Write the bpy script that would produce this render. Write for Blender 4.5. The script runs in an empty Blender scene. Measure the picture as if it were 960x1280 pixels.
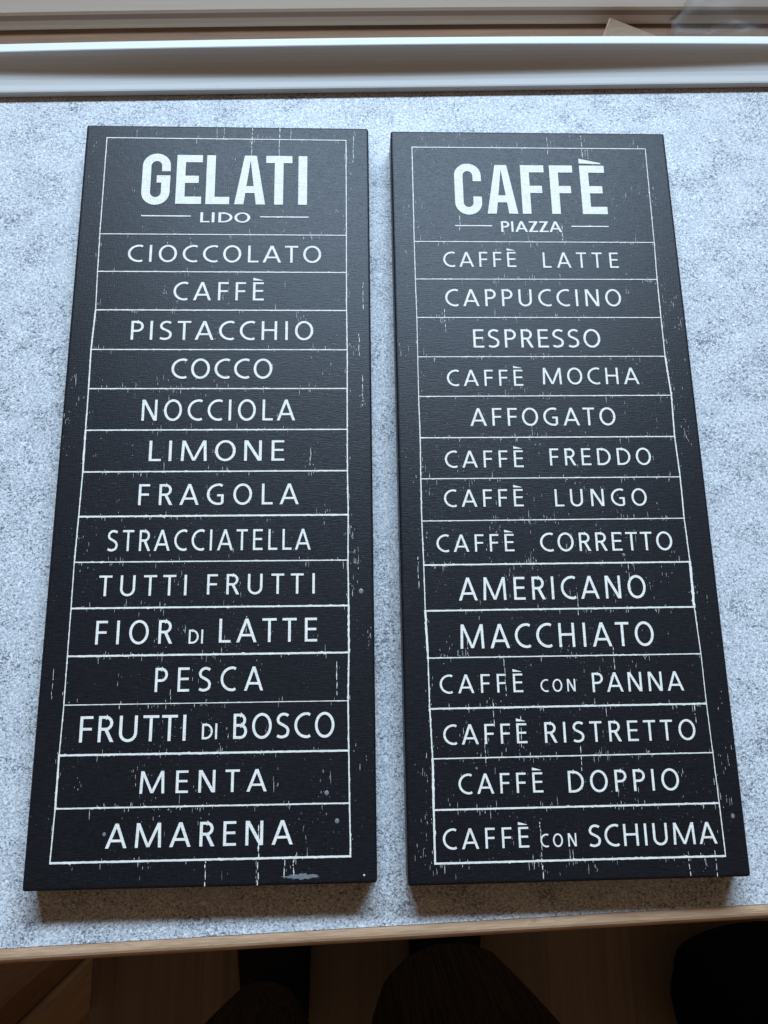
import bpy, bmesh, math, random
from mathutils import Vector, noise
from mathutils.geometry import delaunay_2d_cdt

S = bpy.context.scene
COL = S.collection
R = math.radians

# ---------------------------------------------------------------- camera
cam_d = bpy.data.cameras.new("camera")
cam_d.sensor_fit = 'VERTICAL'
cam_d.sensor_height = 36.0
cam_d.sensor_width = 27.0
cam_d.lens = 27.03
cam_d.clip_start = 0.01
cam_d.clip_end = 60
cam = bpy.data.objects.new("camera", cam_d)
COL.objects.link(cam)
cam.location = (-0.02616, -0.14454, 0.49559)
cam.rotation_euler = (0.2305, -0.03471, -0.01494)
S.camera = cam

# ---------------------------------------------------------------- world, lamps, exposure
W = bpy.data.worlds.new("World")
S.world = W
W.use_nodes = True
W.node_tree.nodes["Background"].inputs[0].default_value = (1.0, 0.66, 0.42, 1)   # warm dim room
W.node_tree.nodes["Background"].inputs[1].default_value = 0.125

def area_lamp(name, loc, target, sx, sy, energy, color):
    d = bpy.data.lights.new(name, 'AREA')
    d.shape = 'RECTANGLE'; d.size = sx; d.size_y = sy
    d.energy = energy; d.color = color
    o = bpy.data.objects.new(name, d)
    COL.objects.link(o)
    o.location = loc
    v = Vector(target) - Vector(loc)
    o.rotation_euler = v.to_track_quat('-Z', 'Y').to_euler()
    return o
# daylight of the window behind the table
area_lamp("window_daylight", (0.12, 1.50, 1.47), (0.0, 0.50, 1.47+0.45), 1.75, 0.58, 256.0, (0.575, 0.775, 1.0))
area_lamp("window_lower_pane", (0.10, 0.75, 0.35), (0.0, -0.40, 0.1), 1.3, 0.5, 3.0, (0.62, 0.80, 1.0))

S.view_settings.view_transform = 'Standard'
S.view_settings.look = 'None'
S.view_settings.exposure = 0.0
S.view_settings.gamma = 1.0

# ---------------------------------------------------------------- helpers
def link_mesh(name, bm, mat, parent=None, smooth=False, loc=None):
    me = bpy.data.meshes.new(name)
    bm.normal_update()
    bm.to_mesh(me); bm.free()
    if smooth:
        for p in me.polygons: p.use_smooth = True
    me.materials.append(mat)
    o = bpy.data.objects.new(name, me)
    COL.objects.link(o)
    if parent: o.parent = parent
    if loc: o.location = loc
    return o

def empty(name, loc, rz=0.0):
    o = bpy.data.objects.new(name, None)
    COL.objects.link(o)
    o.empty_display_size = 0.03
    o.location = loc; o.rotation_euler = (0, 0, rz)
    return o

def tag(o, label=None, cat=None, group=None, kind=None):
    if label: o["label"] = label
    if cat: o["category"] = cat
    if group: o["group"] = group
    if kind: o["kind"] = kind
    return o

def box(bm, x0, x1, y0, y1, z0, z1, bevel=0.0, seg=2):
    r = bmesh.ops.create_cube(bm, size=1.0)
    vs = r['verts']
    for v in vs:
        v.co = Vector(((x0+x1)/2 + v.co.x*(x1-x0), (y0+y1)/2 + v.co.y*(y1-y0), (z0+z1)/2 + v.co.z*(z1-z0)))
    if bevel > 0:
        es = list({e for v in vs for e in v.link_edges})
        bmesh.ops.bevel(bm, geom=es, offset=bevel, segments=seg, affect='EDGES', profile=0.6)

def extrude_profile(bm, prof, x0, x1, n=1, bow=0.0):
    """prof: closed list of (y, z), counter-clockwise seen from +x; swept along x"""
    rings = []
    for i in range(n+1):
        t = i/n
        b = bow*(1-(2*t-1)**2)
        rings.append([bm.verts.new((x0+(x1-x0)*t, y, z+(b if z > 0.02 else 0))) for y, z in prof])
    m = len(prof)
    for i in range(n):
        for j in range(m):
            k = (j+1) % m
            bm.faces.new((rings[i][j], rings[i+1][j], rings[i+1][k], rings[i][k]))
    bm.faces.new(rings[0]); bm.faces.new(list(reversed(rings[-1])))
    bmesh.ops.recalc_face_normals(bm, faces=bm.faces)

def loft(bm, rings, cap=True):
    rr = [[bm.verts.new(p) for p in ring] for ring in rings]
    m = len(rr[0])
    for a, b in zip(rr, rr[1:]):
        for j in range(m):
            k = (j+1) % m
            bm.faces.new((a[j], a[k], b[k], b[j]))
    if cap:
        bm.faces.new(list(reversed(rr[0]))); bm.faces.new(rr[-1])
    bmesh.ops.recalc_face_normals(bm, faces=bm.faces)

# ---------------------------------------------------------------- materials
class NT:
    def __init__(self, name):
        self.m = bpy.data.materials.new(name)
        self.m.use_nodes = True
        self.t = self.m.node_tree
        self.b = self.t.nodes["Principled BSDF"]
        self.co = self.t.nodes.new("ShaderNodeTexCoord")
    def n(self, kind, **kw):
        x = self.t.nodes.new(kind)
        for k, v in kw.items(): setattr(x, k, v)
        return x
    def l(self, a, b): self.t.links.new(a, b)
    def mapping(self, scale=(1,1,1), rot=(0,0,0), loc=(0,0,0)):
        mp = self.n("ShaderNodeMapping")
        mp.inputs['Scale'].default_value = scale
        mp.inputs['Rotation'].default_value = rot
        mp.inputs['Location'].default_value = loc
        self.l(self.co.outputs['Object'], mp.inputs['Vector'])
        return mp.outputs[0]
    def noise(self, vec, scale, detail=4, rough=0.6, dist=0.0):
        x = self.n("ShaderNodeTexNoise")
        x.inputs['Scale'].default_value = scale
        x.inputs['Detail'].default_value = detail
        x.inputs['Roughness'].default_value = rough
        x.inputs['Distortion'].default_value = dist
        self.l(vec, x.inputs['Vector'])
        return x.outputs['Fac']
    def ramp(self, fac, stops, interp='LINEAR'):
        x = self.n("ShaderNodeValToRGB")
        x.color_ramp.interpolation = interp
        e = x.color_ramp.elements
        while len(e) < len(stops): e.new(0.5)
        for i, (p, c) in enumerate(stops):
            e[i].position = p
            e[i].color = c if len(c) == 4 else (*c, 1)
        self.l(fac, x.inputs['Fac'])
        return x.outputs['Color']
    def mix(self, fac, a, b, blend='MIX'):
        x = self.n("ShaderNodeMix", data_type='RGBA', blend_type=blend)
        for sock, v in ((x.inputs[0], fac), (x.inputs[6], a), (x.inputs[7], b)):
            if isinstance(v, (int, float)): sock.default_value = v
            elif isinstance(v, tuple): sock.default_value = v if len(v) == 4 else (*v, 1)
            else: self.l(v, sock)
        return x.outputs[2]
    def math(self, op, a, b=0.0):
        x = self.n("ShaderNodeMath", operation=op)
        for sock, v in ((x.inputs[0], a), (x.inputs[1], b)):
            if isinstance(v, (int, float)): sock.default_value = v
            else: self.l(v, sock)
        return x.outputs[0]
    def bump(self, h, strength, dist):
        x = self.n("ShaderNodeBump")
        x.inputs['Strength'].default_value = strength
        x.inputs['Distance'].default_value = dist
        self.l(h, x.inputs['Height'])
        self.l(x.outputs[0], self.b.inputs['Normal'])
    def set(self, **kw):
        for k, v in kw.items():
            s = self.b.inputs[k.replace('_', ' ')]
            if isinstance(v, (int, float)): s.default_value = v
            elif isinstance(v, tuple): s.default_value = v if len(v) == 4 else (*v, 1)
            else: self.l(v, s)
        return self.m

def weave_height(t):
    a = t.noise(t.mapping((150, 2100, 700)), 1.0, 2, 0.5)
    b = t.noise(t.mapping((2100, 170, 700), loc=(3, 7, 1)), 1.0, 2, 0.5)
    c = t.noise(t.mapping((1300, 1300, 700), loc=(1, 2, 5)), 1.0, 1, 0.5)
    return t.math('ADD', t.math('ADD', t.math('MULTIPLY', a, 1.0), t.math('MULTIPLY', b, 0.65)), t.math('MULTIPLY', t.math('SUBTRACT', c, 0.5), 0.5))

def mat_canvas():
    t = NT("black_canvas")
    h = weave_height(t)
    th = t.ramp(h, [(0.60, (0, 0, 0)), (1.02, (1, 1, 1))])
    base = t.mix(th, (0.0020, 0.0021, 0.0031), (0.0092, 0.0096, 0.0135))
    cloud = t.noise(t.mapping((14, 8, 8)), 1.0, 4, 0.6)
    base = t.mix(t.ramp(cloud, [(0.35, (0, 0, 0)), (0.75, (0.35, 0.35, 0.35))]), base, (0.009, 0.0092, 0.0105))
    # scattered pale grains where the ink wore off
    g = t.noise(t.mapping((900, 420, 400)), 1.0, 2, 0.7)
    zone = t.noise(t.mapping((55, 22, 22), loc=(2, 1, 0)), 1.0, 3, 0.6)
    gm = t.math('MULTIPLY', t.math('SUBTRACT', g, 0.66), t.ramp(zone, [(0.48, (0, 0, 0)), (0.62, (1, 1, 1))]))
    gm = t.math('MULTIPLY', gm, 9.0)
    cl = t.n("ShaderNodeClamp"); t.l(gm, cl.inputs[0])
    base = t.mix(cl.outputs[0], base, (0.30, 0.31, 0.30))
    t.bump(h, 0.35, 0.0004)
    return t.set(Base_Color=base, Roughness=0.43, Specular_IOR_Level=0.31)

def mat_ink(name, thr):
    t = NT(name)
    h = weave_height(t)
    w = t.noise(t.mapping((700, 700, 500), loc=(5, 2, 0)), 1.0, 3, 0.65)
    zone = t.noise(t.mapping((40, 18, 20), loc=(1, 4, 0)), 1.0, 3, 0.6)
    s = t.math('ADD', w, t.math('MULTIPLY', zone, 0.35))
    wear = t.ramp(s, [(thr, (0, 0, 0)), (thr+0.06, (1, 1, 1))])
    th = t.ramp(h, [(0.5, (0.54, 0.505, 0.445)), (1.0, (0.82, 0.775, 0.69))])
    base = t.mix(wear, th, (0.05, 0.05, 0.055))
    t.bump(h, 0.25, 0.0003)
    return t.set(Base_Color=base, Roughness=0.6, Specular_IOR_Level=0.4)

def mat_table():
    t = NT("speckled_laminate")
    big = t.noise(t.mapping((9, 9, 9), loc=(3, 2, 0)), 1.0, 4, 0.6)
    mid = t.noise(t.mapping((60, 75, 60)), 1.0, 5, 0.65)
    fine = t.noise(t.mapping((640, 720, 400)), 1.0, 4, 0.72, 0.6)
    base = t.ramp(fine, [(0.34, (0.20, 0.21, 0.24)), (0.44, (0.40, 0.41, 0.43)), (0.53, (0.58, 0.585, 0.59)), (0.64, (0.76, 0.76, 0.745))])
    # cloudy grey drifts
    base = t.mix(t.ramp(mid, [(0.36, (0.28, 0.28, 0.28)), (0.52, (0, 0, 0))]), base, (0.34, 0.355, 0.385))
    # dark flakes that come in drifts
    drift = t.noise(t.mapping((38, 48, 30), loc=(1, 8, 0)), 1.0, 4, 0.65)
    for sc, rz, lo, dens, thr in (((250, 340, 300), 0.5, 2, 0.42, 0.885), ((480, 640, 300), 0.5, 9, 0.40, 0.80), ((800, 980, 500), -0.5, 4, 0.36, 0.775)):
        fl = t.noise(t.mapping(sc, rot=(0, 0, rz), loc=(lo, 1, 0)), 1.0, 2, 0.55, 1.0)
        f1 = t.math('SUBTRACT', t.math('ADD', fl, t.math('MULTIPLY', drift, dens)), thr)
        cl = t.n("ShaderNodeClamp"); t.l(t.math('MULTIPLY', f1, 24.0), cl.inputs[0])
        base = t.mix(t.math('MULTIPLY', cl.outputs[0], 0.85), base, (0.10, 0.105, 0.125))
    # pale flakes
    pf = t.noise(t.mapping((420, 520, 300), rot=(0, 0, -0.4), loc=(2, 5, 0)), 1.0, 3, 0.6, 0.8)
    base = t.mix(t.ramp(pf, [(0.56, (0, 0, 0)), (0.66, (0.8, 0.8, 0.8))]), base, (0.80, 0.80, 0.78))
    base = t.mix(t.ramp(big, [(0.35, (0.08, 0.08, 0.08)), (0.6, (0, 0, 0))]), base, (0.42, 0.43, 0.45))
    t.bump(fine, 0.12, 0.0003)
    return t.set(Base_Color=base, Roughness=0.48, Specular_IOR_Level=0.45)

def mat_wood(name, dark, light, scale=(3, 60, 60), rough=0.5, axis_rot=0.0):
    t = NT(name)
    v = t.mapping(scale, rot=(0, 0, axis_rot))
    a = t.noise(v, 1.0, 6, 0.6, 1.2)
    b = t.noise(t.mapping((scale[0]*5, scale[1]*7, scale[2]*7), rot=(0, 0, axis_rot)), 1.0, 3, 0.6)
    base = t.ramp(a, [(0.28, dark), (0.72, light)])
    k = t.noise(t.mapping((26, 60, 60), rot=(0, 0, axis_rot), loc=(4, 2, 1)), 1.0, 4, 0.65, 2.0)
    base = t.mix(t.ramp(k, [(0.58, (0, 0, 0)), (0.72, (0.6, 0.6, 0.6))]), base, tuple(c*0.55 for c in dark))
    base = t.mix(t.ramp(b, [(0.35, (0.35, 0.35, 0.35)), (0.55, (0, 0, 0))]), base, tuple(c*0.6 for c in dark))
    t.bump(b, 0.15, 0.0005)
    return t.set(Base_Color=base, Roughness=rough)

def mat_paint(name, col, rough=0.4, streak=0.08):
    t = NT(name)
    a = t.noise(t.mapping((4, 260, 260)), 1.0, 4, 0.6)
    c = t.noise(t.mapping((30, 90, 90)), 1.0, 5, 0.7)
    base = t.mix(t.ramp(a, [(0.3, (1, 1, 1)), (0.6, (0, 0, 0))]), col, tuple(x*(1-streak) for x in col))
    base = t.mix(t.ramp(c, [(0.66, (0, 0, 0)), (0.72, (0.6, 0.6, 0.6))]), base, tuple(x*0.55 for x in col))
    t.bump(a, 0.25, 0.0006)
    return t.set(Base_Color=base, Roughness=rough)

def mat_plain(name, col, rough=0.7, nscale=120, amt=0.35, spec=0.4):
    t = NT(name)
    a = t.noise(t.mapping((nscale, nscale, nscale)), 1.0, 4, 0.6)
    base = t.mix(a, tuple(x*(1-amt) for x in col), tuple(x*(1+amt) for x in col))
    t.bump(a, 0.2, 0.002)
    return t.set(Base_Color=base, Roughness=rough, Specular_IOR_Level=spec)

def mat_floor():
    t = NT("laminate_planks")
    br = t.n("ShaderNodeTexBrick")
    t.l(t.mapping((1, 1, 1), rot=(0, 0, math.pi/2)), br.inputs['Vector'])
    br.offset = 0.37
    br.inputs['Scale'].default_value = 1.0
    br.inputs['Brick Width'].default_value = 1.25
    br.inputs['Row Height'].default_value = 0.125
    br.inputs['Mortar Size'].default_value = 0.0006
    br.inputs['Color1'].default_value = (0.155, 0.10, 0.058, 1)
    br.inputs['Color2'].default_value = (0.20, 0.125, 0.073, 1)
    br.inputs['Mortar'].default_value = (0.10, 0.065, 0.04, 1)
    a = t.noise(t.mapping((70, 2.5, 1)), 1.0, 5, 0.65, 0.6)
    base = t.mix(t.ramp(a, [(0.35, (0.7, 0.7, 0.7)), (0.6, (0, 0, 0))]), br.outputs['Color'], (0.12, 0.075, 0.042))
    return t.set(Base_Color=base, Roughness=0.45)

def mat_plastic():
    t = NT("clear_plastic")
    tr = t.n("ShaderNodeBsdfTransparent")
    tr.inputs[0].default_value = (0.93, 0.93, 0.93, 1)
    t.set(Base_Color=(0.75, 0.75, 0.76), Roughness=0.3)
    mx = t.n("ShaderNodeMixShader"); mx.inputs[0].default_value = 0.05
    t.l(tr.outputs[0], mx.inputs[1]); t.l(t.b.outputs[0], mx.inputs[2])
    t.l(mx.outputs[0], t.t.nodes["Material Output"].inputs[0])
    return t.m

M_canvas = mat_canvas()
M_ink = mat_ink("printed_white", 0.90)
M_flake = mat_ink("worn_white", 0.90)
M_table = mat_table()
M_edge = mat_wood("edge_oak", (0.42, 0.25, 0.14), (0.66, 0.43, 0.27), (22, 260, 260), 0.5)
M_white = mat_paint("white_paint", (0.72, 0.71, 0.68), 0.7, 0.05)
M_beige = mat_paint("beige_frame_paint", (0.64, 0.53, 0.43), 0.75, 0.04)
M_brownframe = mat_paint("brown_seal", (0.30, 0.22, 0.175), 0.8, 0.08)
M_sill = mat_wood("sill_wood", (0.15, 0.078, 0.04), (0.24, 0.13, 0.067), (4, 90, 60), 0.85)
M_card = mat_plain("cardboard", (0.55, 0.40, 0.29), 0.8, 300, 0.1)
M_floor = mat_floor()
M_cab = mat_wood("cabinet_wood", (0.55, 0.35, 0.19), (0.70, 0.47, 0.27), (25, 25, 2), 0.45)
M_post = mat_wood("dark_post_wood", (0.32, 0.17, 0.09), (0.46, 0.25, 0.135), (25, 25, 2), 0.45)
M_panel = mat_wood("red_brown_wood", (0.34, 0.17, 0.095), (0.46, 0.24, 0.135), (2, 25, 25), 0.45)
def mat_cord():
    t = NT("brown_corduroy")
    v = t.mapping((420, 420, 5))
    a = t.noise(v, 1.0, 2, 0.5)
    f = t.noise(t.mapping((14, 14, 22)), 1.0, 3, 0.6)
    base = t.mix(t.ramp(a, [(0.4, (0, 0, 0)), (0.6, (1, 1, 1))]), (0.022, 0.015, 0.009), (0.055, 0.038, 0.022))
    t.bump(t.math('ADD', a, t.math('MULTIPLY', f, 6.0)), 0.8, 0.004)
    return t.set(Base_Color=base, Roughness=0.9, Specular_IOR_Level=0.15)
M_trouser = mat_cord()
M_black = mat_plain("black_leather", (0.004, 0.004, 0.005), 0.6, 200, 0.3, 0.2)
M_bag = mat_plain("black_fabric", (0.004, 0.004, 0.0045), 0.85, 180, 0.3, 0.1)
M_skin = M_black
M_plastic = mat_plastic()
M_steel = mat_plain("pale_droplet", (0.16, 0.17, 0.18), 0.25, 500, 0.3, 0.6)

# ---------------------------------------------------------------- setting: floor
FZ = -0.74
bm = bmesh.new()
bmesh.ops.create_grid(bm, x_segments=4, y_segments=4, size=3.0)
for v in bm.verts: v.co.z = FZ
tag(link_mesh("floor", bm, M_floor), kind="structure")

# ---------------------------------------------------------------- table (top surface z = 0)
TA = 0.029                      # the table lies turned a little against the signs
table = empty("table", (0, 0, FZ), TA)
tag(table, "table with pale speckled laminate top and oak front edge under both signs", "table")
bm = bmesh.new(); box(bm, -0.85, 0.85, -0.2782, 0.40, 0.716, -FZ)
top = link_mesh("tabletop", bm, M_table, table)
prof = []
ye0, ye1, rr = -0.2784, -0.2876, 0.006
pts = [(ye0, 0.714), (ye0, 0.7397)]
for i in range(7):
    a = math.pi/2 + (math.pi/2)*i/6
    pts.append((ye1 + rr + rr*math.cos(a), 0.7397 - rr + rr*math.sin(a)))
pts.append((ye1, 0.714))
bm = bmesh.new(); extrude_profile(bm, pts, -0.85, 0.85, 1)
link_mesh("edge_band", bm, M_edge, table)
for sx in (-0.80, 0.80):
    for y in (-0.22, 0.34):
        bm = bmesh.new(); box(bm, sx-0.025, sx+0.025, y-0.025, y+0.025, 0.0, 0.715, 0.004)
        link_mesh("leg", bm, M_edge, table)

# ---------------------------------------------------------------- white upstand behind the table
UA = 0.0318
up = empty("wooden_upstand", (0, 0.2985, 0.0), UA)
tag(up, "white painted wooden ledge standing along the back of the speckled table", "ledge")
cove = [(0.0012+0.0193*(math.sin(R(t))-0.326)/0.674, 0.0232-0.0174*math.cos(R(t))/0.9455) for t in range(19, 92, 8)]
pr = [(0.0002, 0.0006), (0.0275, 0.0006), (0.0275, 0.0232), (0.0268, 0.0239), (0.0211, 0.0239)] + cove[::-1] + [(0.0002, 0.0053)]
bm = bmesh.new(); extrude_profile(bm, pr, -0.85, 0.85, 40, 0.0)
for v in bm.verts:
    if v.co.z > 0.015: v.co.z -= 0.0028*min(1.5, (v.co.x/0.285)**2)*(v.co.z-0.015)/0.009
link_mesh("upstand_board", bm, M_white, up)

# ---------------------------------------------------------------- window bottom: sill and stepped frame
win = empty("window", (0, 0.2985, 0.0), 0.0312)
tag(win, "beige window bottom frame with brown wooden sill behind the white ledge", "window")
def bent(bm, prof):
    """long moulding that bellies out a little in the middle"""
    extrude_profile(bm, prof, -0.9, 0.9, 40)
    for v in bm.verts: v.co.y -= 0.0018*min(1.5, (v.co.x/0.29)**2)
bm = bmesh.new(); bent(bm, [(0.0320, -0.02), (0.0610, -0.02), (0.0610, 0.0012), (0.0320, 0.0012)])
link_mesh("sill_board", bm, M_sill, win)
bm = bmesh.new(); bent(bm, [(0.0612, -0.02), (0.0765, -0.02), (0.0765, 0.0066), (0.0638, 0.0066), (0.0612, 0.0045)])
link_mesh("frame_step", bm, M_beige, win)
bm = bmesh.new(); bent(bm, [(0.0636, 0.0068), (0.0765, 0.0068), (0.0765, 0.0108), (0.0642, 0.0108)])
link_mesh("seal_strip", bm, M_brownframe, win)
bm = bmesh.new(); bent(bm, [(0.0640, 0.0110), (0.14, 0.0110), (0.14, 0.036), (0.10, 0.036), (0.0652, 0.0128)])
link_mesh("frame_rail", bm, M_beige, win)

# ---------------------------------------------------------------- printed letters
# Every letter: strokes (centre lines, square ends) in cap-height units, width w.
def arc(cx, cy, rx, ry, a0, a1, n=14):
    return [(cx+rx*math.cos(R(a0+(a1-a0)*i/n)), cy+ry*math.sin(R(a0+(a1-a0)*i/n))) for i in range(n+1)]

def diag(x0, x1, s, y0=0.0, y1=1.0):
    return ('p', [(x0, y0), (x0+s, y0), (x1+s, y1), (x1, y1)])

def rect(x0, y0, x1, y1):
    return ('p', [(x0, y0), (x1, y0), (x1, y1), (x0, y1)])

def glyph(ch, w):
    """-> width, left bearing, right bearing, pieces"""
    h = w/2; s = w*1.10; L = []
    st, ro, di, ti = 0.10, 0.05, 0.015, 0.03
    if ch == 'A':
        W_ = 0.82
        m = W_/2 - s/2
        L = [diag(0, m, s), diag(W_-s, m, s), rect(0.30*m+s*0.5, 0.25, W_-0.30*m-s*0.5, 0.25+w*0.92)]
        return W_, di, di, L
    if ch == 'B':
        W_ = 0.56
        lo = [(h, 0.535), (0.30, 0.535)] + arc(0.30, (0.535+h)/2, 0.26-h, (0.535-h)/2, 90, -90, 10) + [(h, h)]
        up_ = [(h, 1-h), (0.28, 1-h)] + arc(0.28, (1-h+0.535)/2, 0.23-h, (1-h-0.535)/2, 90, -90, 10) + [(h, 0.535)]
        return W_, st, ro, [rect(0, 0, w, 1), ('s', up_), ('s', lo)]
    if ch in 'CG':
        W_ = 0.66 if ch == 'C' else 0.72
        rx, ry = 0.50-h, 0.515-h
        if ch == 'C':
            p = [(0.645, 0.965-h)] + arc(0.50, 0.5, rx, ry, 82, 278, 26) + [(0.645, 0.035+h)]
            return W_, ro, 0.03, [('s', p)]
        p = [(0.66, 0.955-h)] + arc(0.50, 0.5, rx, ry, 80, 284, 26) + [(0.72-h, 0.055+h)]
        return W_, ro, st-0.01, [('s', p), rect(0.72-w, 0.03+h*0.9, 0.72, 0.50), rect(0.44, 0.50-w*0.93, 0.72-w*0.5, 0.50)]
    if ch == 'D':
        W_ = 0.71
        p = [(h, 1-h), (0.24, 1-h)] + arc(0.24, 0.5, W_-0.24-h, 0.5-h, 90, -90, 20) + [(h, h)]
        return W_, st, ro, [rect(0, 0, w, 1), ('s', p)]
    if ch in 'EÈ':
        W_ = 0.50
        L = [rect(0, 0, w, 1), rect(w*0.5, 1-w*0.94, W_-0.01, 1), rect(w*0.5, 0.475, W_-0.035, 0.475+w*0.92), rect(w*0.5, 0, W_, w*0.94)]
        if ch == 'È':
            L.append(('p', [(0.0, 1.10), (0.44, 1.10), (0.45, 1.115), (0.0, 1.25)]))
        return W_, st, 0.04, L
    if ch == 'F':
        W_ = 0.47
        return W_, st, 0.03, [rect(0, 0, w, 1), rect(w*0.5, 1-w*0.94, W_, 1), rect(w*0.5, 0.455, W_-0.03, 0.455+w*0.92)]
    if ch == 'H':
        W_ = 0.67
        return W_, st, st, [rect(0, 0, w, 1), rect(W_-w, 0, W_, 1), rect(w*0.5, 0.47, W_-w*0.5, 0.47+w*0.92)]
    if ch == 'I':
        return w, st, st, [rect(0, 0, w, 1)]
    if ch == 'L':
        W_ = 0.47
        return W_, st, 0.01, [rect(0, 0, w, 1), rect(w*0.5, 0, W_, w*0.94)]
    if ch == 'M':
        W_ = 1.0
        m = W_/2
        return W_, st-0.02, st-0.02, [diag(0, 0.035, w), diag(W_-w, W_-w-0.035, w),
            ('p', [(m-s*0.46, 0.02), (m+s*0.46, 0.02), (0.035+s*1.02, 1), (0.04, 1)]),
            ('p', [(m-s*0.46, 0.02), (m+s*0.46, 0.02), (W_-0.04, 1), (W_-0.035-s*1.02, 1)])]
    if ch == 'N':
        W_ = 0.68
        return W_, st, st, [rect(0, 0, w, 1), rect(W_-w, 0, W_, 1), ('p', [(W_-s*1.18, 0), (W_-0.002, 0), (s*1.18, 1), (0.002, 1)])]
    if ch == 'O':
        W_ = 0.80
        return W_, ro, ro, [('c', arc(W_/2, 0.5, W_/2-h, 0.515-h, 0, 360, 36)[:-1])]
    if ch == 'P':
        W_ = 0.54
        p = [(h, 1-h), (0.26, 1-h)] + arc(0.26, 0.725-h*0.3, W_-0.26-h, 0.275-h*0.7, 90, -90, 12) + [(h, 0.45+h*0.4)]
        return W_, st, 0.02, [rect(0, 0, w, 1), ('s', p)]
    if ch == 'R':
        W_ = 0.58
        p = [(h, 1-h), (0.27, 1-h)] + arc(0.27, 0.735-h*0.3, 0.53-0.27-h, 0.265-h*0.7, 90, -90, 12) + [(h, 0.47+h*0.4)]
        return W_, st, 0.01, [rect(0, 0, w, 1), ('s', p), ('p', [(W_-s*1.12, 0), (W_, 0), (0.27+s*0.62, 0.49), (0.27-s*0.5, 0.49)])]
    if ch == 'S':
        W_ = 0.52
        c = [(0.475, 0.945-h), (0.39, 0.99-h), (0.29, 1.01-h), (0.19, 0.99-h), (0.095, 0.915-h), (h, 0.79-h*0.6), (h+0.01, 0.67), (0.12, 0.595),
             (0.26, 0.52), (0.39, 0.44), (0.455, 0.35), (0.52-h, 0.25+h*0.3), (0.43, 0.11+h*0.5), (0.35, 0.025+h), (0.24, -0.01+h), (0.13, 0.0+h), (0.02, 0.045+h)]
        c = catmull(c, 3)
        return W_, 0.05, 0.05, [('s', c)]
    if ch == 'T':
        W_ = 0.58
        return W_, ti, ti, [rect(0, 1-w*0.94, W_, 1), rect(W_/2-h, 0, W_/2+h, 1-w*0.5)]
    if ch == 'U':
        W_ = 0.66
        p = [(h, 1), (h, 0.36)] + arc(W_/2, 0.34, W_/2-h, 0.355-h, 180, 360, 16) + [(W_-h, 0.36), (W_-h, 1)]
        return W_, st, st, [('s', p)]
    if ch == 'Z':
        W_ = 0.60
        return W_, 0.04, 0.04, [rect(0.02, 1-w*0.9, W_-0.01, 1), rect(0, 0, W_, w*0.9), ('p', [(0, w*0.45), (s*1.25, w*0.45), (W_-0.01, 1-w*0.45), (W_-0.01-s*1.25, 1-w*0.45)])]
    raise KeyError(ch)

def glyph_heavy(ch, wx, wy, W_):
    """condensed poster letters for the two titles; W_ is the full width in cap-height units"""
    hx, hy = wx/2, wy/2
    if ch in 'CG':
        r = W_/2
        ring = [(W_, 0.665)] if False else []
        outer_top = arc(r, 1.02-r, r-hx, r-hy, 0, 180, 14)
        outer_bot = arc(r, r-0.02, r-hx, r-hy, 180, 360, 14)
        if ch == 'C':
            return [('s', [(W_-hx, 0.66)] + outer_top + outer_bot + [(W_-hx, 0.345)])]
        return [('s', [(W_-hx, 0.66)] + outer_top + outer_bot + [(W_-hx, 0.565)]), rect(W_*0.52, 0.575-wy, W_, 0.575)]
    if ch in 'EÈ':
        L = [rect(0, 0, wx, 1), rect(wx*0.5, 1-wy, W_, 1), rect(wx*0.5, 0.425, W_*0.87, 0.425+wy), rect(wx*0.5, 0, W_, wy)]
        if ch == 'È':
            L.append(('p', [(0.0, 1.045), (W_*0.88, 1.03), (W_*0.88, 1.055), (0.0, 1.145)]))
        return L
    if ch == 'F': return [rect(0, 0, wx, 1), rect(wx*0.5, 1-wy, W_, 1), rect(wx*0.5, 0.425, W_*0.88, 0.425+wy)]
    if ch == 'L': return [rect(0, 0, wx, 1), rect(wx*0.5, 0, W_, wy)]
    if ch == 'I': return [rect(0, 0, wx, 1)]
    if ch == 'T': return [rect(0, 1-wy, W_, 1), rect(W_/2-hx, 0, W_/2+hx, 1-wy*0.5)]
    if ch == 'A':
        a = wx*1.04
        t = W_/2 - a*0.66
        return [('p', [(0, 0), (a, 0), (W_/2+0.012, 1), (t, 1)]), ('p', [(W_-a, 0), (W_, 0), (W_-t, 1), (W_/2-0.012, 1)]),
                rect(W_*0.26, 0.23, W_*0.74, 0.23+wy*0.95)]
    raise KeyError(ch)

def catmull(p, n):
    out = []
    q = [p[0]] + list(p) + [p[-1]]
    for i in range(1, len(q)-2):
        for k in range(n):
            t = k/n
            o = []
            for d in (0, 1):
                a, b, c, e = q[i-1][d], q[i][d], q[i+1][d], q[i+2][d]
                o.append(0.5*(2*b + (c-a)*t + (2*a-5*b+4*c-e)*t*t + (3*b-a-3*c+e)*t**3))
            out.append(tuple(o))
    out.append(tuple(p[-1]))
    return out

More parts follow.
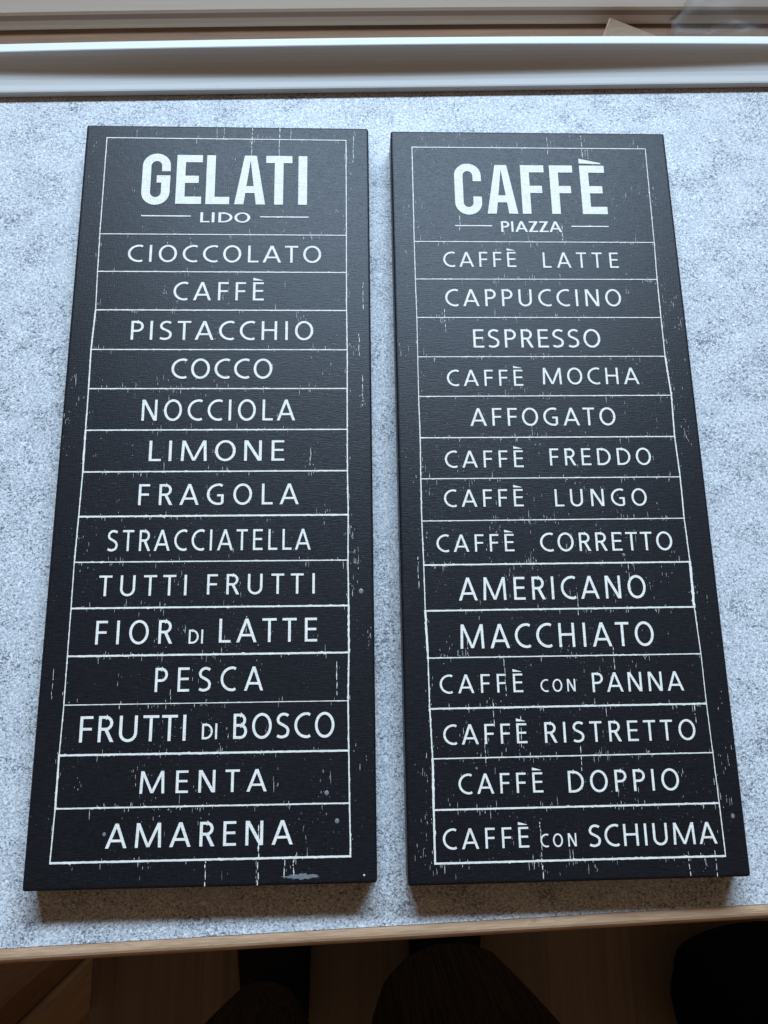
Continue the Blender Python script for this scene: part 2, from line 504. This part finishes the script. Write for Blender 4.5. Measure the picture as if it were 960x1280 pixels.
def offset_strip(path, w, closed):
    n = len(path)
    Lf, Rt = [], []
    for i in range(n):
        p = Vector(path[i])
        a = Vector(path[i-1]) if (i > 0 or closed) else None
        b = Vector(path[(i+1) % n]) if (i < n-1 or closed) else None
        d0 = (p-a).normalized() if a is not None else None
        d1 = (b-p).normalized() if b is not None else None
        if d0 is None: d0 = d1
        if d1 is None: d1 = d0
        n0 = Vector((-d0.y, d0.x)); n1 = Vector((-d1.y, d1.x))
        m = (n0+n1)
        m = m.normalized() if m.length > 1e-6 else n0
        k = min(2.0, 1.0/max(0.3, m.dot(n0)))
        Lf.append(p + m*(w/2)*k); Rt.append(p - m*(w/2)*k)
    qs = []
    for i in range(n if closed else n-1):
        j = (i+1) % n
        qs.append([tuple(Lf[i]), tuple(Rt[i]), tuple(Rt[j]), tuple(Lf[j])])
    return qs

def pieces_to_polys(pieces, w):
    out = []
    for k, pts in pieces:
        if k == 'p': out.append(list(pts))
        else: out += offset_strip(pts, w, k == 'c')
    return out

def rough_poly(poly, rnd, amp, step):
    """subdivide the outline and let it wander a little, as hand printed ink does"""
    out = []
    n = len(poly)
    for i in range(n):
        a, b = Vector(poly[i]), Vector(poly[(i+1) % n])
        m = max(1, int((b-a).length/step))
        d = (b-a); nn = Vector((-d.y, d.x)).normalized() if d.length > 1e-9 else Vector((0, 0))
        for k in range(m):
            p = a + d*(k/m)
            j = noise.noise(Vector((p.x*1.7, p.y*1.7, 3.1)))*amp
            out.append(tuple(p + nn*j))
    return out

def flat_union(polys, z):
    """one flat sheet (mm in, metres out) from overlapping polygons"""
    vs, fs = [], []
    for p in polys:
        ar = sum(p[i][0]*p[(i+1) % len(p)][1]-p[(i+1) % len(p)][0]*p[i][1] for i in range(len(p)))
        if abs(ar) < 1e-6: continue
        if ar < 0: p = p[::-1]
        fs.append(list(range(len(vs), len(vs)+len(p))))
        vs += [Vector(q) for q in p]
    v2, e2, f2, ov, oe, of = delaunay_2d_cdt(vs, [], fs, 0, 1e-5)
    bm = bmesh.new()
    nv = [bm.verts.new((v.x/1000, v.y/1000, z)) for v in v2]
    for f, o in zip(f2, of):
        if len(o):
            try: bm.faces.new([nv[i] for i in f])
            except ValueError: pass
    for v in [v for v in bm.verts if not v.link_faces]: bm.verts.remove(v)
    bmesh.ops.recalc_face_normals(bm, faces=bm.faces)
    for f in bm.faces:
        if f.normal.z < 0: f.normal_flip()
    return bm

HS = {'CIOCCOLATO':1.2,'PISTACCHIO':1.12,'COCCO':1.1,'NOCCIOLA':1.0,'LIMONE':1.2,'FRAGOLA':1.08,'FIOR':1.03,'LATTE':1.04,'PESCA':0.98,'BOSCO':1.0,
      'MENTA':1.15,'STRACCIATELLA':0.90,'AMARENA':1.12,'AMERICANO':1.0,'MACCHIATO':1.0,'DI':1.0,'CON':1.0}

def word_polys(word, x0, x1, base, cap, w, rnd, mode='track'):
    gs = [glyph(c, w) for c in word]
    nat = 0.0; gaps = []
    for i, g in enumerate(gs):
        nat += g[0]
        if i < len(gs)-1:
            gp = g[2] + gs[i+1][1]
            pair = word[i:i+2]
            if pair in ('AT', 'TA', 'LT', 'TT'): gp -= 0.03
            gaps.append(gp)
    tot = (x1-x0)/cap
    hs, tr = 1.0, 0.0
    if mode == 'wide':
        hs = tot/(nat+sum(gaps))
    elif gaps:
        hs = HS.get(word, 1.08)
        tr = (tot/hs - nat - sum(gaps))/len(gaps)
        if tr < -0.02:
            hs = tot/(nat+sum(gaps)-0.02*len(gaps)); tr = -0.02
    x = x0
    out = []
    for i, g in enumerate(gs):
        for p in pieces_to_polys(g[3], w):
            q = [(x + u*cap*hs, base + v*cap) for u, v in p]
            out.append(q)
        x += (g[0] + (gaps[i] + tr if i < len(gaps) else 0))*cap*hs
    return out

def line_poly(a, b, w, rnd, ragged=1.0):
    """a printed rule with ragged sides"""
    a, b = Vector(a), Vector(b)
    d = b-a; L_ = d.length; d.normalize(); n_ = Vector((-d.y, d.x))
    m = max(2, int(L_/1.1))
    seed = rnd.random()*100
    up_, lo = [], []
    for i in range(m+1):
        p = a + d*(L_*i/m)
        e = [noise.noise(Vector((i*0.45, seed+k*9.3, 0)))*0.14*ragged + rnd.uniform(-0.04, 0.04)*ragged for k in (0, 1)]
        if rnd.random() < 0.035*ragged: e[0] += rnd.uniform(0.15, 0.4)
        if rnd.random() < 0.035*ragged: e[1] += rnd.uniform(0.15, 0.4)
        up_.append(tuple(p + n_*max(0.12, w/2+e[0]*w)))
        lo.append(tuple(p - n_*max(0.12, w/2+e[1]*w)))
    return [[up_[i], lo[i], lo[i+1], up_[i+1]] for i in range(m)]

def streak(x, y, ln, w, rnd):
    """one vertical worn streak, pointed and broken"""
    n = max(2, int(ln/0.5))
    pts = []
    lean = rnd.uniform(-0.05, 0.05)
    for i in range(n+1):
        t = i/n
        ww = 0.8*w*(0.35+0.65*math.sin(math.pi*min(0.95, max(0.05, t))))*rnd.uniform(0.6, 1.25)
        cx = x + lean*ln*t + rnd.uniform(-0.05, 0.05)
        pts.append((cx, y-ln*t, ww))
    return [(c-v/2, yy) for c, yy, v in pts] + [(c+v/2, yy) for c, yy, v in reversed(pts)]

def flecks_bm(rnd, line_ys, dense, long_streaks, half):
    HX, HY = half
    fl = []
    def add(x, y, ln, w):
        if abs(x) < HX-0.6 and y < HY-0.4 and y-ln > -HY+0.6: fl.append(streak(x, y, ln, w, rnd))
    # bunches hanging from and standing on the rules
    for k, y in enumerate(line_ys):
        for _ in range(int(rnd.uniform(8, 15)*dense)):
            cx = rnd.uniform(-84, 84)
            for _ in range(rnd.randint(1, 5)):
                x = cx + rnd.gauss(0, 2.2)
                if abs(x) > 84: continue
                ln = min(6.0, 0.5+rnd.expovariate(0.9))
                yy = y + (rnd.uniform(0.2, 0.9) + ln if rnd.random() < 0.42 else -rnd.uniform(0.2, 0.8))
                add(x, yy, ln, rnd.uniform(0.10, 0.30))
    # along the upright rules and the outer margins
    for sx in (-84.5, 84.5):
        for _ in range(int(80*dense)):
            y = rnd.uniform(-235, 236)
            if noise.noise(Vector((y*0.02, sx, 1.5))) < -0.1 and rnd.random() < 0.8: continue
            add(sx + rnd.gauss(0, 1.6), y, min(5, 0.4+rnd.expovariate(0.8)), rnd.uniform(0.12, 0.32))
    for _ in range(int(20*dense)):
        cx = rnd.choice((-1, 1))*rnd.uniform(87, 98); cy = rnd.uniform(-240, 245)
        for _ in range(rnd.randint(2, 9)):
            add(cx+rnd.gauss(0, 1.4), cy+rnd.gauss(0, 4), 0.4+rnd.expovariate(0.8), rnd.uniform(0.10, 0.30))
    for _ in range(int(12*dense)):
        cx = rnd.uniform(-92, 92); top_ = rnd.random() < 0.5
        for _ in range(rnd.randint(2, 6)):
            y = rnd.uniform(239, 250) if top_ else rnd.uniform(-238, -246)
            add(cx+rnd.gauss(0, 2.5), y+rnd.gauss(0, 1.2), 0.3+rnd.expovariate(0.8), rnd.uniform(0.08, 0.24))
    # loose drifts in the fields
    for _ in range(int(130*dense)):
        cx, cy = rnd.uniform(-82, 82), rnd.uniform(-232, 235)
        for _ in range(rnd.randint(1, 7)):
            add(cx+rnd.gauss(0, 2.0), cy+rnd.gauss(0, 5), 0.3+rnd.expovariate(1.0), rnd.uniform(0.08, 0.26))
    # broken long streaks at their own places
    for x, y0, y1, w in long_streaks:
        y = y0
        while y > y1:
            ln = rnd.uniform(0.8, 6.0)
            add(x+rnd.uniform(-0.25, 0.25), y, min(ln, y-y1+0.2), w*rnd.uniform(0.6, 1.2))
            y -= ln + rnd.uniform(0.1, 1.6)
    return fl

def sign(name, loc, rz, label, cat, group, title, title_x, title_base, title_cap, sub, sub_lines, rules, upright_w, rows, words, dense, streaks, seed):
    rnd = random.Random(seed)
    T = 0.020
    o = empty(name, (loc[0], loc[1], 0.0), rz)
    tag(o, label, cat, group)
    hx, hy = 0.1000, 0.2509
    bm = bmesh.new(); box(bm, -hx, hx, -hy, hy, 0.0004, T, 0.0022, 4)
    # the wrapped canvas is a touch uneven along its edges
    link_mesh("canvas", bm, M_canvas, o, smooth=True)
    me = o.children[0].data
    # ruled frame
    fr = []
    lw = [r[1] for r in rules]
    ys = [r[0] for r in rules]
    for k, (y, w, dl, dr) in enumerate(rules):
        fr += line_poly((-84.5+dl, y), (84.3+dr, y+rnd.uniform(-0.15, 0.15)), w, rnd)
    for side in (0, 1):
        for k in range(len(rules)-1):
            xa = -84.5+rules[k][2] if side == 0 else 84.3+rules[k][3]
            xb = -84.5+rules[k+1][2] if side == 0 else 84.3+rules[k+1][3]
            fr += line_poly((xa, ys[k]+lw[k]/2), (xb, ys[k+1]-lw[k+1]/2), upright_w[side][k]*0.85, rnd, 1.3)
    link_mesh("ruled_frame", flat_union(fr, T+0.00022), M_ink, o)
    # title: every letter at its own place
    tp = []
    for ch, (a, b) in zip(title, title_x):
        for p in pieces_to_polys(glyph_heavy(ch, 0.157, 0.148, (b-a)/title_cap), 0.153):
            tp.append([(a+u*title_cap, title_base+v*title_cap) for u, v in p])
    link_mesh("title_lettering", flat_union(tp, T+0.00024), M_ink, o)
    sp = word_polys(sub[0], sub[1], sub[2], sub[3], sub[4], 0.135, rnd, 'wide')
    link_mesh("subtitle_lettering", flat_union(sp, T+0.00024), M_ink, o)
    for a, b, y in sub_lines:
        link_mesh("title_dash", flat_union(line_poly((a, y), (b, y), 0.85, rnd, 0.5), T+0.00024), M_ink, o)
    for row in rows:
        pp = []
        for (w_, x0, x1, base, cap, sw) in row:
            pp += word_polys(w_, x0, x1, base, cap, sw, rnd)
        tag(link_mesh("menu_line", flat_union(pp, T+0.00024), M_ink, o), "white printed line reading " + " ".join(r[0] for r in row))
    fl = flecks_bm(rnd, ys, dense, streaks, (100, 250.9))
    bm = bmesh.new()
    for i, p in enumerate(fl):
        z = T + 0.00006 + (i % 400)*2.5e-7
        n = len(p)//2
        top_ = [bm.verts.new((x/1000, y/1000, z)) for x, y in p[:n]]
        bot = [bm.verts.new((x/1000, y/1000, z)) for x, y in reversed(p[n:])]
        for k in range(n-1):
            bm.faces.new((top_[k], top_[k+1], bot[k+1], bot[k]))
    for f in bm.faces:
        f.normal_update()
        if f.normal.z < 0: f.normal_flip()
    link_mesh("worn_flecks", bm, M_flake, o)
    return o

B, Tn = 1.05, 0.62     # bold and thin rules (mm)
def rules_of(ys, ws, dls, drs): return [(y, w*0.84, l, r) for y, w, l, r in zip(ys, ws, dls, drs)]

SW = 0.108
L_rows = [
    [("CIOCCOLATO", -64.8, 66.5, 142.6, 12.8, SW)],
    [("CAFFÈ", -32.7, 27.9, 114.1, 13.5, SW)],
    [("PISTACCHIO", -59.3, 61.4, 85.2, 13.6, SW)],
    [("COCCO", -31.4, 34.6, 57.7, 13.9, SW)],
    [("NOCCIOLA", -49.0, 50.0, 28.5, 14.4, SW)],
    [("LIMONE", -42.9, 43.4, 1.2, 13.7, SW)],
    [("FRAGOLA", -47.9, 52.9, -27.7, 13.6, SW)],
    [("STRACCIATELLA", -65.2, 60.7, -57.0, 13.3, SW)],
    [("TUTTI", -68.8, -15.3, -84.9, 12.7, SW), ("FRUTTI", -2.8, 63.4, -84.6, 12.6, SW)],
    [("FIOR", -68.6, -22.5, -114.1, 14.2, SW), ("DI", -12.7, -4.1, -114.3, 8.4, 0.13), ("LATTE", 5.5, 65.0, -113.9, 14.4, SW)],
    [("PESCA", -31.6, 32.8, -142.5, 14.1, SW)],
    [("FRUTTI", -74.0, -12.1, -170.7, 14.8, SW), ("DI", -2.6, 6.3, -170.1, 8.9, 0.13), ("BOSCO", 15.8, 75.5, -170.2, 14.4, SW)],
    [("MENTA", -37.3, 36.1, -199.8, 12.4, 0.110)],
    [("AMARENA", -55.0, 51.6, -229.0, 13.2, 0.114)],
]
R_rows = [
    [("CAFFÈ", -65.6, -14.9, 142.0, 11.5, SW), ("LATTE", 3.8, 56.7, 141.5, 11.8, SW)],
    [("CAPPUCCINO", -65.3, 56.1, 112.3, 12.7, SW)],
    [("ESPRESSO", -47.4, 39.1, 81.8, 13.3, SW)],
    [("CAFFÈ", -66.3, -15.4, 54.3, 11.4, SW), ("MOCHA", -2.1, 63.1, 55.2, 11.8, SW)],
    [("AFFOGATO", -52.0, 44.6, 26.3, 12.3, SW)],
    [("CAFFÈ", -69.7, -18.5, -2.1, 11.4, SW), ("FREDDO", -1.1, 65.7, -1.1, 11.5, SW)],
    [("CAFFÈ", -71.2, -20.1, -28.2, 11.4, SW), ("LUNGO", 0.4, 60.2, -28.5, 11.4, SW)],
    [("CAFFÈ", -77.0, -27.7, -57.3, 11.1, SW), ("CORRETTO", -11.1, 73.9, -57.7, 11.9, SW)],
    [("AMERICANO", -64.2, 53.9, -88.0, 14.3, SW)],
    [("MACCHIATO", -64.4, 56.1, -117.5, 14.7, SW)],
    [("CAFFÈ", -78.0, -27.3, -144.0, 11.0, SW), ("CON", -16.6, 4.8, -144.1, 7.4, 0.12), ("PANNA", 15.3, 71.7, -144.8, 11.5, SW)],
    [("CAFFÈ", -76.9, -26.6, -173.7, 11.5, SW), ("RISTRETTO", -15.9, 75.9, -173.8, 11.9, SW)],
    [("CAFFÈ", -68.9, -18.8, -201.7, 11.3, SW), ("DOPPIO", -3.7, 62.8, -202.2, 12.2, SW)],
    [("CAFFÈ", -79.2, -29.0, -231.7, 11.2, SW), ("CON", -22.3, -1.2, -231.8, 7.2, 0.12), ("SCHIUMA", 6.4, 82.0, -232.3, 12.0, SW)],
]
sL = sign("menu_sign", (-0.115, 0.0), 0.0,
    "black canvas sign headed GELATI listing ice cream flavours in white capitals", "sign", "black canvas menu signs on the table",
    "GELATI", [(-58.6, -39.0), (-34.8, -17.0), (-14.0, 2.4), (5.9, 27.3), (27.5, 45.9), (50.3, 56.5)], 187.5, 39.1,
    ("LIDO", -17.0, 17.3, 173.2, 7.8), [(-57.5, -23.6, 178.0), (24.3, 57.8, 177.8)],
    rules_of([240.1, 163.8, 135.3, 106.8, 78.2, 50.6, 22.1, -5.8, -34.9, -63.8, -92.2, -120.9, -149.3, -177.8, -207.1, -236.1],
             [0.8, 0.75, 0.85, 0.95, 0.85, 0.9, 1.0, 1.05, 1.3, 0.85, 1.2, 1.3, 0.6, 1.35, 1.0, 1.35],
             [-.4, -.2, .2, .9, -.1, .3, .4, .7, .3, -.2, 0, 0, .2, -.3, -.2, -.8], [-.4, -.4, -.5, -.5, -.2, -.3, -.4, -.4, 0, -.3, 0, 0, -.6, -.3, 0, .5]),
    ([0.7, 0.7, 0.7, 1.1, 1.0, 0.9, 1.3, 0.8, 0.9, 0.7, 0.7, 0.7, 0.7, 1.2, 0.8], [0.7, 0.7, 0.8, 0.8, 0.8, 0.9, 0.9, 0.9, 0.9, 0.9, 1.2, 1.0, 1.0, 0.9, 0.9]),
    L_rows, None, 0.8,
    [(17, 250, 226, 0.7), (36.5, 250, 210, 0.8), (44.5, 249, 240, 0.4), (-8, 249, 239, 0.5), (-3, 249, 240, 0.4), (89, 244, 222, 0.5),
     (94, 60, 38, 0.5), (92, 90, 74, 0.5), (95, 128, 108, 0.5), (2, -237, -250, 0.7), (32, -218, -250, 0.9), (47, -237, -247, 0.6), (52, -237, -246, 0.5),
     (31, -237, -250, 0.3), (77, -126, -146, 0.5), (22, -98, -108, 0.4), (-92, -128, -146, 0.4), (-22, -141, -149, 0.4), (60, 10, -2, 0.4)], 11)
sR = sign("menu_sign", (0.1017, -0.00175), 0.00323,
    "black canvas sign headed CAFFÈ listing coffee drinks in white capitals", "sign", "black canvas menu signs on the table",
    "CAFFÈ", [(-55.6, -36.4), (-32.9, -11.2), (-8.0, 8.9), (12.9, 29.6), (34.8, 52.6)], 183.6, 39.3,
    ("PIAZZA", -24.0, 18.9, 169.2, 8.4), [(-56.2, -30.2, 174.0), (25.8, 52.3, 173.8)],
    rules_of([237.1, 161.5, 132.7, 103.9, 75.2, 47.0, 18.3, -9.4, -37.2, -65.5, -94.1, -122.8, -152.8, -181.5, -210.1, -239.1],
             [0.8, 0.7, 0.7, 0.7, 0.7, 0.75, 0.85, 0.75, 0.7, 1.15, 1.15, 0.8, 1.2, 0.8, 1.2, 1.3],
             [-.4, -.8, -.8, -.6, -.8, -1.0, -.8, -1.2, -1.4, -1.0, -.9, -.1, 0, .8, .5, .4], [.2, -.8, -1.6, -1.8, -1.9, -.5, -1.4, -.6, -1.0, -.3, -.8, .2, .2, .8, 1.3, 1.6]),
    ([0.7, 0.6, 0.6, 0.6, 0.6, 0.7, 0.8, 0.8, 0.7, 0.7, 1.4, 0.8, 0.9, 1.5, 1.3], [0.6, 0.7, 0.8, 0.8, 1.1, 1.0, 0.9, 0.9, 0.8, 1.7, 0.7, 0.6, 0.6, 0.6, 0.7]),
    R_rows, None, 1.2,
    [(13, 246, 232, 0.4), (38, 248, 230, 0.6), (42, 236, 229, 0.5), (-53, 182, 170, 0.6), (19, 175, 163, 0.6), (-6, 226, 216, 0.4), (-22, -218, -249, 0.6), (64, -240, -250, 0.9),
     (80, -236, -250, 0.5), (-66, 110, 96, 0.5), (-38, -122, -146, 0.4), (-30, -158, -176, 0.4), (-52, -170, -186, 0.5), (-46, -150, -164, 0.6), (-89, -60, -80, 0.5),
     (77, -152, -164, 0.6), (10, -84, -98, 0.5), (44, -66, -78, 0.4), (-60, -108, -122, 0.4), (30, -118, -132, 0.5), (84, -96, -110, 0.6), (5, -176, -190, 0.5)], 23)

# ---------------------------------------------------------------- grey scuff on the lower edge, small marks
def blot(bm, cx, cy, rx, ry, z, rnd, n=26):
    vs = []
    for i in range(n):
        a = 2*math.pi*i/n
        k = rnd.uniform(0.6, 1.15)
        vs.append(bm.verts.new(((cx+rx*k*math.cos(a))/1000, (cy+ry*k*math.sin(a))/1000, z)))
    c = bm.verts.new((cx/1000, cy/1000, z))
    for i in range(n): bm.faces.new((c, vs[i], vs[(i+1) % n]))
rnd = random.Random(5)
bm = bmesh.new()
blot(bm, 56, -246.2, 10, 1.5, 0.02005, rnd, 40)
tag(link_mesh("scuff_mark", bm, M_steel, sL), "pale grey scuff on the lower edge")
bm = bmesh.new()
blot(bm, 92.5, -246.2, 0.6, 0.6, 0.02006, rnd)
link_mesh("paint_dot", bm, M_ink, sL)
for pts, par in (([(-56.0, -221.5, 1.0), (71, -201.5, 1.3), (77, -217, 1.3), (92, -83.5, 1.5)], sL), ([(93, -217.5, 1.2), (42, -60.5, 1.0)], sR)):
    for x, y, r in pts:
        bm = bmesh.new()
        bmesh.ops.create_uvsphere(bm, u_segments=16, v_segments=8, radius=1.0)
        for v in bm.verts: v.co = Vector((x/1000+v.co.x*r/1000, y/1000+v.co.y*r*1.1/1000, 0.02+max(-0.1, v.co.z)*r*0.00018))
        link_mesh("dried_drop", bm, M_steel, par, smooth=True)

# ---------------------------------------------------------------- behind the ledge: cardboard corner and clear plastic
bm = bmesh.new()
pts = [(-0.006, -0.0030), (0.0, 0.0165), (0.055, -0.0010), (0.053, -0.0030)]
f = [bm.verts.new((x, 0, z)) for x, z in pts]; b = [bm.verts.new((x, 0.0035, z)) for x, z in pts]
bm.faces.new(f); bm.faces.new(list(reversed(b)))
for i in range(4):
    j = (i+1) % 4
    bm.faces.new((f[j], f[i], b[i], b[j]))
bmesh.ops.recalc_face_normals(bm, faces=bm.faces)
o = link_mesh("cardboard_piece", bm, M_card, None, loc=(0.1705, 0.3395, 0.0075))
o.rotation_euler = (R(-45), 0, R(2))
tag(o, "brown cardboard corner poking up behind the white ledge", "cardboard")

bm = bmesh.new()
nx, ny = 40, 16
g = []
for i in range(nx+1):
    row = []
    for j in range(ny+1):
        u, v = i/nx, j/ny
        x = 0.222 + 0.16*u
        y = 0.332 + 0.040*v + 0.004*math.sin(u*9)
        z = 0.004 + 0.042*v*min(1.0, u*2.2+0.1) + 0.010*noise.noise(Vector((u*7, v*4, 0.3))) + 0.004*noise.noise(Vector((u*20, v*9, 4)))
        row.append(bm.verts.new((x, y, max(0.003, z))))
    g.append(row)
for i in range(nx):
    for j in range(ny):
        bm.faces.new((g[i][j], g[i+1][j], g[i+1][j+1], g[i][j+1]))
o = link_mesh("plastic_bag", bm, M_plastic, None, smooth=True)
md = o.modifiers.new("thickness", 'SOLIDIFY'); md.thickness = 0.0003
tag(o, "crumpled clear plastic bag lying behind the white ledge at the right", "plastic bag")

# ---------------------------------------------------------------- wooden cabinet at lower left
cab = empty("wooden_cabinet", (-0.60, -0.54, FZ), 0)
tag(cab, "brown wooden cabinet with a dark corner post by the table's left front edge", "cabinet")
def cbox(name, mat, x0, x1, y0, y1, z0, z1, bev=0.003):
    bm = bmesh.new(); box(bm, x0+0.60, x1+0.60, y0+0.54, y1+0.54, z0-FZ, z1-FZ, bev)
    return link_mesh(name, bm, mat, cab)
cbox("side_panel", M_cab, -0.435, -0.406, -0.577, -0.508, FZ+0.0005, -0.30)
cbox("corner_post", M_post, -0.446, -0.412, -0.5055, -0.470, FZ+0.0005, -0.30, 0.008)
cbox("back_panel", M_panel, -0.80, -0.448, -0.500, -0.478, FZ+0.03, -0.31)
cbox("cabinet_top", M_panel, -0.82, -0.411, -0.578, -0.476, -0.2985, -0.28)

# ---------------------------------------------------------------- person (legs at the table)
def ering(cx, cy, z, rx, ry, n=28, ph=0.0, cord=0.0):
    return [(cx+(rx+cord*(i % 2))*math.cos(2*math.pi*i/n+ph), cy+(ry+cord*(i % 2))*math.sin(2*math.pi*i/n+ph), z) for i in range(n)]
pers = empty("person", (-0.02, -0.56, FZ), 0)
tag(pers, "person in dark brown trousers and black shoes standing at the table's front edge", "person")
px, py, pz = pers.location
verts = [(-0.02, -0.66, 0.02), (-0.02, -0.66, 0.12), (-0.105, -0.645, -0.03), (-0.145, -0.588, -0.32), (-0.148, -0.575, -0.46), (-0.146, -0.552, -0.57), (-0.148, -0.55, -0.66),
         (0.085, -0.645, -0.03), (0.106, -0.600, -0.32), (0.102, -0.590, -0.46), (0.094, -0.568, -0.60), (0.090, -0.55, -0.68)]
edges = [(0, 1), (0, 2), (2, 3), (3, 4), (4, 5), (5, 6), (0, 7), (7, 8), (8, 9), (9, 10), (10, 11)]
rad = [0.125, 0.13, 0.105, 0.118, 0.104, 0.062, 0.045, 0.115, 0.148, 0.140, 0.115, 0.098]
me = bpy.data.meshes.new("trousers")
me.from_pydata([(x-px, y-py, z-pz) for x, y, z in verts], edges, [])
tr = bpy.data.objects.new("trousers", me)
COL.objects.link(tr); tr.parent = pers
me.materials.append(M_trouser)
sk = tr.modifiers.new("skin", 'SKIN')
sk.use_smooth_shade = True
for v, r_ in zip(me.skin_vertices[0].data, rad): v.radius = (r_, r_)
me.skin_vertices[0].data[0].use_root = True
ss = tr.modifiers.new("sub", 'SUBSURF'); ss.levels = 2; ss.render_levels = 2
for cx, cy, ang in ((-0.142, -0.535, 0.05), (0.094, -0.525, -0.06)):
    rings = []
    for t, hw, ht in ((-0.085, 0.020, 0.05), (-0.075, 0.036, 0.075), (-0.04, 0.041, 0.085), (0.0, 0.043, 0.080), (0.05, 0.047, 0.066), (0.10, 0.050, 0.055), (0.15, 0.046, 0.046), (0.18, 0.034, 0.038), (0.192, 0.016, 0.028)):
        ring = []
        for i in range(16):
            a = 2*math.pi*i/16
            x = hw*math.cos(a)*1.15; z = ht/2 + ht/2*math.sin(a)
            if z < 0.006: z = 0.0
            ring.append((x*math.cos(ang)-t*math.sin(ang)+cx-px, x*math.sin(ang)+t*math.cos(ang)+cy-py, z+0.001))
        rings.append(ring)
    bm = bmesh.new(); loft(bm, rings)
    sh = link_mesh("shoe", bm, M_black, pers, smooth=True)
    s2 = sh.modifiers.new("sub", 'SUBSURF'); s2.levels = 1; s2.render_levels = 1

# ---------------------------------------------------------------- black bag on the floor at right
bag = empty("black_bag", (0.510, -0.565, FZ), 0.2)
tag(bag, "black rounded bag standing on the dark floor right of the legs", "bag")
rings = []
for k in range(15):
    t = k/14
    z = 0.002 + 0.22*t
    pr_ = 0.35 + 0.72*math.sin(math.pi*(0.12+0.82*t))**0.8
    ring = []
    for i in range(36):
        a = 2*math.pi*i/36
        c, s_ = math.cos(a), math.sin(a)
        sx = math.copysign(abs(c)**0.75, c); sy = math.copysign(abs(s_)**0.75, s_)
        n_ = 1 + 0.10*noise.noise(Vector((c*1.6, s_*1.6, t*3)))
        ring.append((0.100*pr_*sx*n_, 0.092*pr_*sy*n_, z))
    rings.append(ring)
bm = bmesh.new(); loft(bm, rings)
link_mesh("bag_body", bm, M_bag, bag, smooth=True)
bm = bmesh.new()
hr = []
for k in range(13):
    a = math.pi*k/12
    cx, cz = 0.045*math.cos(a), 0.205+0.055*math.sin(a)
    hr.append([(cx+0.006*math.cos(q)*math.cos(a), 0.012*math.sin(q), cz+0.006*math.cos(q)*math.sin(a)) for q in (2*math.pi*i/8 for i in range(8))])
loft(bm, hr)
link_mesh("bag_handle", bm, M_bag, bag, smooth=True)
